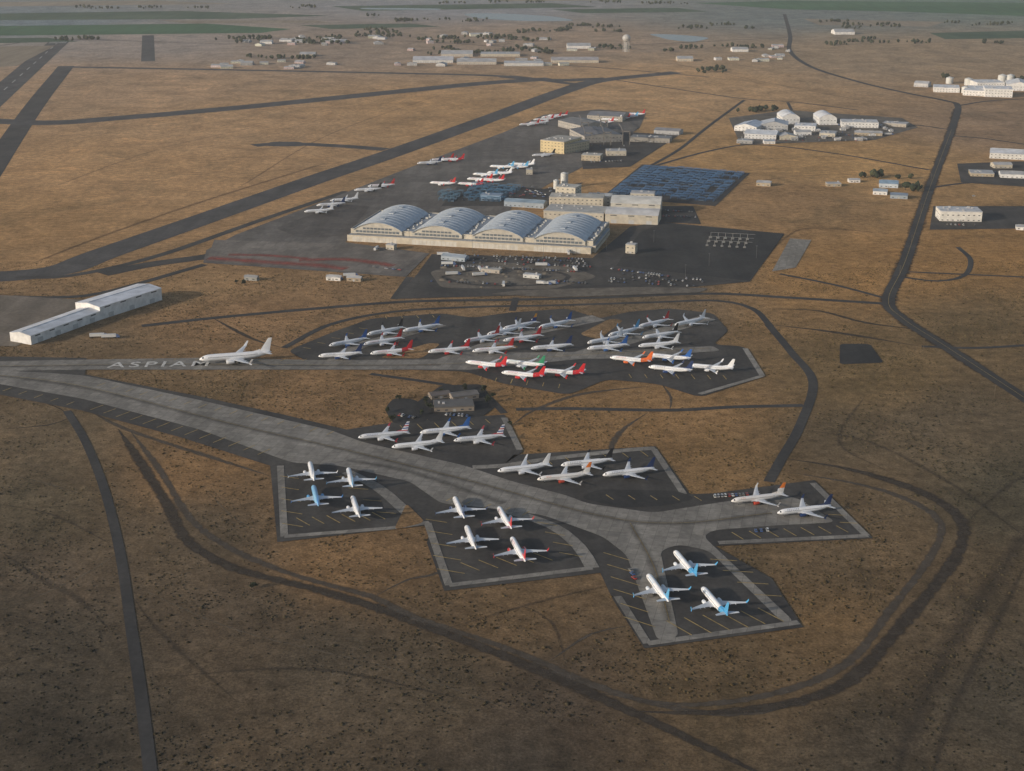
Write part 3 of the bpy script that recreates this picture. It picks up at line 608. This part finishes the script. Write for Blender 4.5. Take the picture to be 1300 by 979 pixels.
    def fs(t):
        z=5.0+7.6*t; xl=-13.2-5.3*t; xt=-18.9-1.6*t; th=.24*(1-.6*t); return [Vector((xl,0,z)),Vector((xl*.6+xt*.4,th,z)),Vector((xt,0,z)),Vector((xl*.6+xt*.4,-th,z))]
    nb=8
    m.loft([fs(i/nb) for i in range(nb+1)],lambda i,j: 8+int(i*nf/nb) if nf<=3 else 8+(i%nf))
    m.loft([[Vector((-8.8,0,5.25)),Vector((-13,.12,5.1)),Vector((-13,-.12,5.1))],[Vector((-13.6,0,6.4)),Vector((-14,.08,6.3)),Vector((-14,-.08,6.3))]],8)
    m.v=[v*scale for v in m.v]
    me_o=m.obj(name,mats); me=me_o.data
    bm=bmesh.new(); bm.from_mesh(me); bmesh.ops.remove_doubles(bm,verts=bm.verts,dist=.001); bmesh.ops.recalc_face_normals(bm,faces=bm.faces[:])
    bm.to_mesh(me); bm.free(); me.polygons.foreach_set('use_smooth',[True]*len(me.polygons))
    try: me.set_sharp_from_angle(angle=math.radians(35))
    except Exception: pass
    bpy.data.objects.remove(me_o); return me
w_=(.8,.81,.83)
LV=[dict(fin=[w_]),dict(fin=[(.03,.12,.38)],eng=(.05,.14,.36)),dict(fin=[(.5,.03,.03)],wl=(.5,.03,.03)),dict(fin=[(.62,.13,.03)],wrap=True,eng=(.62,.13,.03)),
 dict(fin=[(.02,.04,.12)],eng=(.02,.05,.16)),dict(body=(.66,.68,.71),fin=[(.42,.05,.07),w_,(.04,.09,.3),w_],title=(.05,.09,.25)),dict(body=(.25,.5,.72),belly=(.2,.42,.62),fin=[(.03,.2,.6)],eng=(.1,.35,.65)),
 dict(fin=[(.015,.015,.018)],title=(.03,.03,.03)),dict(body=(.76,.74,.72),fin=[(.72,.7,.68),(.75,.2,.03)],eng=(.5,.06,.03),title=(.75,.2,.03),nt=3,wrap=False),dict(fin=[(.03,.22,.12)],title=(.03,.25,.12)),
 dict(fin=[(.1,.36,.62)],eng=(.7,.74,.78),title=(.12,.42,.68)),dict(fin=[(.5,.02,.03)],title=(.6,.03,.03),eng=(.5,.03,.03)),dict(fin=[(.02,.05,.2),(.7,.3,.03)],title=(.02,.05,.2)),
 dict(fin=[(.5,.02,.03)],wrap=True,title=(.6,.03,.03),eng=(.5,.03,.03)),dict(fin=[(.08,.33,.6)],eng=(.7,.74,.78),title=(.12,.42,.68),wrap=True)]
ME=[airliner('parked_airliner',l) for l in LV]
def put(me,x,y,ang,name='parked_airliner',zf=3.4,zg=0.66):
    o=bpy.data.objects.new(name,me); p=G(x,y,zf); o.location=(p.x,p.y,zg); o.rotation_euler=(0,0,math.radians(ang+random.uniform(-1.2,1.2))); link(o); return o
planes=[(870,717,104,14),(835,748,103,10),(907,765,105,14),
(583,646,102,4),(641,659,103,2),(598,684,102,7),(658,699,103,11),
(396,600,102,0),(445,608,102,10),(401,631,102,6),(452,645,103,7),
(487,553,194,5),(565,547,194,1),(530,565,195,0),(608,557,194,5),
(665,595,196,0),(745,588,194,7),(716,606,194,8),(798,600,195,4),
(962,633,195,8),(1021,648,194,4),
(442,435,212,1),(432,451,192,4),(489,421,214,7),(486,434,208,2),(535,417,210,1),(497,447,197,13),
(570,445,196,11),(612,430,212,2),(660,414,214,12),(705,412,215,1),(626,444,196,2),(663,430,204,11),(700,441,196,4),(640,421,214,0),
(617,463,160,13),(665,462,158,9),(664,476,163,13),(714,473,165,13),
(771,441,195,1),(792,422,218,10),(830,411,216,2),(876,409,214,0),(836,438,194,0),(838,426,206,7),
(801,457,160,3),(850,454,160,1),(851,469,160,4),(903,467,163,0),(768,432,210,0),
(405,268,195,0),(420,260,196,4),(437,254,196,0),(467,241,193,7),(484,236,193,2),
(562,233,165,2),(597,234,165,13),(609,228,165,2),(545,207,195,4),(561,203,195,2),(574,203,185,13),(616,222,165,10),(634,220,165,0),(637,212,165,10),(655,212,165,10),(663,209,165,0),(690,197,195,7),(624,229,165,11),
(672,158,195,2),(684,156,195,0),(690,152,190,11),(700,149,190,2),(708,147,185,2),(757,161,165,7),(748,158,165,0),(766,155,165,2),(776,152,165,0),(787,150,165,2),(797,148,165,10),(806,145,165,11)]
for x,y,a_,l in planes: put(ME[l],x,y,a_)
wb=airliner('widebody_airliner',LV[0],1.62)
put(wb,299,453,193,'widebody_airliner',5.5)
# ------------------------------------------------------------------ vehicles
def carmesh(col,van=False):
    m=MB(); bodyp=[(2.2,.35),(2.25,.75),(1.2,.95),(-2.0,1.0),(-2.2,.85),(-2.2,.35)] ; w=.88
    m.loft([[Vector((x,-w,z)) for x,z in bodyp],[Vector((x,w,z)) for x,z in bodyp]],0)
    if van: cab=[(1.2,.95),(.6,1.9),(-2.1,1.95),(-2.15,.98)]
    else: cab=[(1.0,.95),(.3,1.42),(-1.1,1.45),(-1.8,.98)]
    m.loft([[Vector((x,-w*.9 if z<1 else -w*.75,z)) for x,z in cab],[Vector((x,w*.9 if z<1 else w*.75,z)) for x,z in cab]],1)
    t=cab[1][0],cab[2][0],cab[1][1]; m.box(Vector((t[1],-w*.72,t[2]+.02)),Vector((t[0]-t[1],0,0)),Vector((0,w*1.44,0)),.06,0)
    for x in (1.35,-1.35):
        for y in (-.92,.7): m.cyl((x,y,.33),.33,.22,10,2,'y')
    o=m.obj('parked_car',[paint('car_paint',col,.3,.05),glass,paint('tyre',(.02,.02,.02),.9)]); me=o.data; bpy.data.objects.remove(o); return me
CM=[carmesh(c,v) for c,v in (((.6,.6,.6),False),((.05,.05,.06),False),((.4,.4,.42),True),((.35,.04,.03),False),((.6,.6,.58),True),((.05,.1,.25),False),((.12,.12,.13),True),((.2,.19,.17),False))]
def cars(p,q,n,ang=90,prob=.8):
    a,b=G(*p),G(*q); d=b-a; h=math.atan2(d.y,d.x)+math.radians(ang)
    for i in range(n):
        if random.random()>prob: continue
        c=a+d*(i+.5+random.uniform(-.12,.12))/n; o=bpy.data.objects.new('parked_car',random.choice(CM)); o.location=(c.x,c.y,.66); o.rotation_euler=(0,0,h+random.uniform(-.06,.06)); link(o)
cars((560,338),(640,341),22);cars((650,342),(735,346),22);cars((775,342),(850,352),22);cars((545,358),(640,362),20,90,.6);cars((700,357),(745,361),12)
cars((560,527),(600,530),8);cars((505,528),(528,532),5);cars((905,632),(950,629),10,80,.9);cars((955,676),(985,674),4,80);cars((800,724),(806,738),3,20,1)
for k in range(4): cars((556+k*4,324+k*3.2),(745+k*2,330+k*3.2),46,90,.5)
for k in range(4): cars((780-k*3,348+k*3.5),(900-k*6,357+k*2.5),28,90,.35)
cars((1200,286),(1240,287),8);cars((1240,219),(1290,220),12);cars((840,268),(880,270),12);cars((840,275),(885,277),12)
for k in range(4): cars((940,168+k*3.5),(1110,169+k*3.5),40,90,.35)
cars((745,207),(790,205),12);cars((470,340),(520,345),6,0,.6);cars((750,186),(800,186),10,90,.6);cars((1205,250),(1240,250),4,0,.5)
for k in range(10):
    cars((random.uniform(560,680),random.uniform(236,262)),(random.uniform(680,730),random.uniform(236,262)),8,30,.5)
def trailer(x,y,ang):
    c=G(x,y); e=empty('semi_truck',(c.x,c.y,.66)); e.rotation_euler=(0,0,math.radians(ang)); m=MB()
    m.box(Vector((-8,-1.3,1.2)),Vector((13.5,0,0)),Vector((0,2.6,0)),2.8); m.obj('trailer_box',paint('trailer_white',(.6,.6,.59),.4,.05),e)
    m=MB(); pr=[(5.9,.6),(8.9,.6),(8.9,1.8),(8.0,2.1),(7.5,3.3),(5.9,3.5)]; m.loft([[Vector((a,-1.2,b)) for a,b in pr],[Vector((a,1.2,b)) for a,b in pr]]); m.obj('cab',paint('cab_blue',(.1,.15,.3),.35,.05),e)
    m=MB(); [m.cyl((a,b,.5),.5,.4,10,0,'y') for a in (-6.5,-5.3,4,5,8) for b in (-1.25,.85)]; m.obj('wheels',paint('tyre',(.02,.02,.02),.9),e)
for t in [(125,429,8),(140,430,8),(425,356,0),(445,352,5),(575,350,10),(690,362,-10),(1060,160,5),(478,318,80),(755,270,20),(1128,172,10)]+[(random.uniform(550,740),random.uniform(322,368),random.choice((0,10,90,100,15))) for _ in range(10)]: trailer(*t)
m=MB()
for _ in range(26):
    c=G(random.uniform(560,740),random.uniform(338,366)); r_=random.uniform(2,6)
    m.loft([[c+Vector((r_*s*random.uniform(.8,1.2)*math.cos(j*.785),r_*s*random.uniform(.8,1.2)*math.sin(j*.785),.3+r_*.35*z_)) for j in range(8)] for s,z_ in ((1,0),(.6,.6),(.15,1))])
m.obj('spoil_heaps',grav)
for i,(x,y) in enumerate([(1215,150),(1200,190),(1190,230),(1177,270),(1165,310),(1150,350),(1140,420),(1180,445),(1225,475),(1270,505)]):
    c=G(x-8,y); m=MB(); m.cyl((0,0,-1),.22,13,6,0,'z',.14); m.box(Vector((-1.4,-.1,11)),Vector((2.8,0,0)),Vector((0,.2,0)),.25); m.cyl((-1.2,0,11.2),.07,.4,5);m.cyl((1.2,0,11.2),.07,.4,5); m.obj('utility_pole',paint('pole_wood',(.12,.09,.06),.9),loc=c)
for (x,y) in [(520,300),(600,312),(690,318),(770,310),(830,300),(900,330),(960,320),(870,345),(560,345)]:
    c=G(x,y+8); m=MB(); m.cyl((0,0,-1),.2,16,6,0,'z',.12); m.box(Vector((-1,-.3,14.6)),Vector((2,0,0)),Vector((0,.6,0)),.5); m.obj('floodlight_mast',paint('mast_steel',(.12,.12,.12),.5),loc=c)
# ------------------------------------------------------------------ vegetation
def paved_mask(P):
    inside=np.zeros(len(P),bool); x,y=P[:,0],P[:,1]
    for Q in PAVE_POLY:
        c=np.zeros(len(P),bool); n=len(Q)
        for i in range(n):
            x0,y0=Q[i-1];x1,y1=Q[i]
            if y0==y1: continue
            c^=((y0>y)!=(y1>y))&(x<(x1-x0)*(y-y0)/(y1-y0)+x0)
        inside|=c
    for C,w in PAVE_LINE:
        for i in range(len(C)-1):
            a=C[i];d=C[i+1]-a;l=(d**2).sum()
            if l==0: continue
            t=np.clip(((P-a)@d)/l,0,1); inside|=((P-a-t[:,None]*d)**2).sum(1)<w*w
    return inside
N=130000
yy=np.sqrt(rng.uniform(400**2,1600**2,N)); xx=rng.uniform(-1,1,N)*(yy*.42+20)
P=np.stack([xx,yy],1)
dn=np.array([noise.noise(Vector((a*.011,b*.011,0)))+.6*noise.noise(Vector((a*.04,b*.04,3))) for a,b in P])
keep=(rng.uniform(0,1,N)<np.clip(.42+1.3*dn,.05,1))&~paved_mask(P); P=P[keep]; n=len(P)
r=rng.uniform(.25,.85,n)*(1+.7*(rng.uniform(0,1,n)>.92)); hh=r*rng.uniform(.5,.85,n); ph=rng.uniform(0,6.28,n)
k=5; vs=np.zeros((n,2*k+1,3))
for j in range(k):
    a=ph+2*math.pi*j/k; jr=r*rng.uniform(.7,1.25,n)
    vs[:,j,0]=P[:,0]+jr*np.cos(a);vs[:,j,1]=P[:,1]+jr*np.sin(a);vs[:,j,2]=-.02
    jr=r*rng.uniform(.5,1.05,n); vs[:,k+j,0]=P[:,0]+jr*np.cos(a+.5);vs[:,k+j,1]=P[:,1]+jr*np.sin(a+.5);vs[:,k+j,2]=hh*rng.uniform(.5,.8,n)
vs[:,2*k,0]=P[:,0];vs[:,2*k,1]=P[:,1];vs[:,2*k,2]=hh
tri=[]
for j in range(k):
    j2=(j+1)%k; tri+=[(j,j2,k+j),(j2,k+j2,k+j),(k+j,k+j2,2*k)]
tri=np.array(tri); fa=(tri[None]+(np.arange(n)*(2*k+1))[:,None,None]).reshape(-1,3)
me=bpy.data.meshes.new('sagebrush'); me.vertices.add(n*(2*k+1)); me.vertices.foreach_set('co',vs.ravel().astype(np.float32))
me.loops.add(fa.size); me.loops.foreach_set('vertex_index',fa.ravel().astype(np.int32)); me.polygons.add(len(fa)); me.polygons.foreach_set('loop_start',(np.arange(len(fa))*3).astype(np.int32))
me.update(calc_edges=True)
bc=gcol(P)*rng.uniform(.25,.75,n)[:,None]*np.array([.9,1.0,.95])
at=me.color_attributes.new('Col','FLOAT_COLOR','POINT'); at.data.foreach_set('color',np.repeat(np.c_[bc,np.ones(n)],2*k+1,axis=0).astype(np.float32).ravel())
sm,nt,b=base_mat('sagebrush_leaf'); aa=nt.nodes.new('ShaderNodeAttribute'); aa.attribute_name='Col'; cc=scale_col(nt,aa.outputs['Color'],[rampv(nt,nz(nt,2.0,1),.75,1.25)]); nt.links.new(cc,b.inputs['Base Color']); b.inputs['Roughness'].default_value=1; b.inputs['Specular IOR Level'].default_value=0
me.materials.append(sm); link(bpy.data.objects.new('sagebrush',me))
m=MB()
def clump(m,c,r,h,mt):
    for _ in range(3):
        q=c+Vector((random.uniform(-.4,.4)*r,random.uniform(-.4,.4)*r,h*random.uniform(.4,.7))); rr=r*random.uniform(.45,.75)
        rings=[]
        for t in (-.9,-.3,.4,.95):
            s=math.sqrt(1-t*t); rings.append([q+Vector((rr*s*random.uniform(.7,1.3)*math.cos(j*1.047),rr*s*random.uniform(.7,1.3)*math.sin(j*1.047),h*.38*t*random.uniform(.8,1.2))) for j in range(6)])
        m.loft(rings,mt)
    m.cyl(c-Vector((0,0,.5)),r*.08,h*.4,4,2)
for (x0,y0,x1,y1,n) in [(290,48,480,56,110),(400,38,520,48,60),(520,62,700,70,80),(540,46,700,56,80),(760,58,960,66,50),(640,32,820,42,70),(300,70,420,76,25),(960,28,1280,36,70),(1040,50,1300,58,50),(840,30,960,40,30),(0,48,120,52,25),(100,8,400,12,60),(460,20,620,28,50),(900,84,1000,94,16),(560,0,900,6,80),(1000,-4,1300,0,70),(1190,98,1290,102,15),(930,140,1000,146,14),(1100,225,1155,232,10),(1150,236,1175,245,6)]:
    cs=[(random.uniform(x0,x1),random.uniform(y0,y1)) for _ in range(max(2,n//8))]
    for _ in range(n):
        q=random.choice(cs); c=G(q[0]+random.gauss(0,9),q[1]+random.gauss(0,.6)); s=random.uniform(.6,1.3); clump(m,c,5.5*s,10*s,random.choice((0,0,1)))
m.obj('distant_trees',[paint('foliage_dark',(.03,.04,.022),1,.3,.1),paint('foliage_light',(.055,.06,.03),1,.3,.1),paint('bark',(.08,.06,.045),.9)])
def tree(x,y,h):
    c=G(x,y); e=empty('cottonwood_tree',c); m=MB(); m.cyl((0,0,-.3),.25,h*.55,7,0,'z',.1)
    for i in range(5):
        a=i*1.3; d=Vector((math.cos(a),math.sin(a),.9)); p=Vector((0,0,h*(.3+.05*i)))
        m.loft([[p+Vector((.1*math.cos(q),.1*math.sin(q),0)) for q in (0,2,4)],[p+d*h*.28+Vector((.03*math.cos(q),.03*math.sin(q),0)) for q in (0,2,4)]])
    m.obj('trunk',paint('bark',(.08,.06,.045),.9),e); m=MB()
    cl=[Vector((random.gauss(0,h*.17),random.gauss(0,h*.17),h*random.uniform(.4,.9))) for _ in range(9)]
    for _ in range(420):
        q=random.choice(cl)+Vector((random.gauss(0,h*.08),random.gauss(0,h*.08),random.gauss(0,h*.07))); u=Vector((random.gauss(0,1),random.gauss(0,1),random.gauss(0,1))).normalized()*.32; v=u.orthogonal().normalized()*.3
        m.quad(q-u-v,q+u-v,q+u+v,q-u+v,random.choice((0,0,1)))
    m.obj('crown',[paint('foliage_dark',(.03,.04,.022),1,.3,.1),paint('foliage_light',(.055,.06,.03),1,.3,.1)],e)
for t in [(546,520,7),(540,512,6),(620,512,7),(615,498,6),(560,500,5),(590,496,6),(648,540,4),(626,505,5),(535,527,5),(498,535,6),(492,524,5),(506,508,5),(310,362,6),(300,360,5),(322,748,5)]: tree(*t)
# ------------------------------------------------------------------ evening haze (real thin air volume over the plain)
hz=bpy.data.materials.new('haze_air'); hz.use_nodes=True; nt=hz.node_tree; nt.nodes.remove(nt.nodes['Principled BSDF'])
vsn=nt.nodes.new('ShaderNodeVolumeScatter'); vsn.inputs['Color'].default_value=(.92,.95,.98,1); vsn.inputs['Density'].default_value=4.0e-5; vsn.inputs['Anisotropy'].default_value=.1
nt.links.new(vsn.outputs[0],nt.nodes['Material Output'].inputs['Volume'])
m=MB(); m.box(Vector((-14000,-3000,-20)),Vector((28000,0,0)),Vector((0,26000,0)),720); m.obj('haze',hz)
# ------------------------------------------------------------------ light
EL=math.radians(16); AZ=math.radians(242)
w=bpy.data.worlds.new('World'); scene.world=w; w.use_nodes=True; nt=w.node_tree
sk=nt.nodes.new('ShaderNodeTexSky'); sk.sky_type='NISHITA'; sk.sun_disc=False; sk.sun_elevation=EL; sk.sun_rotation=AZ; sk.dust_density=2
bg=nt.nodes['Background']; nt.links.new(sk.outputs[0],bg.inputs['Color']); bg.inputs['Strength'].default_value=0.12
sd=bpy.data.lights.new('sun','SUN'); sd.energy=3.2; sd.angle=math.radians(.6); sd.color=(1,.9,.78)
so=bpy.data.objects.new('sun',sd); link(so)
D_=Vector((math.sin(AZ)*math.cos(EL),math.cos(AZ)*math.cos(EL),math.sin(EL)))
so.rotation_euler=D_.to_track_quat('Z','Y').to_euler(); so.location=D_*1000
cd=bpy.data.cameras.new('camera'); cam=bpy.data.objects.new('camera',cd); link(cam)
cam.location=(0,0,H); cam.rotation_euler=(math.pi/2-TH,0,0); cd.sensor_width=36; cd.lens=36*F/1300; cd.clip_end=200000; cd.clip_start=1
scene.camera=cam
scene.view_settings.view_transform='Standard'; scene.view_settings.look='None'; scene.view_settings.exposure=0
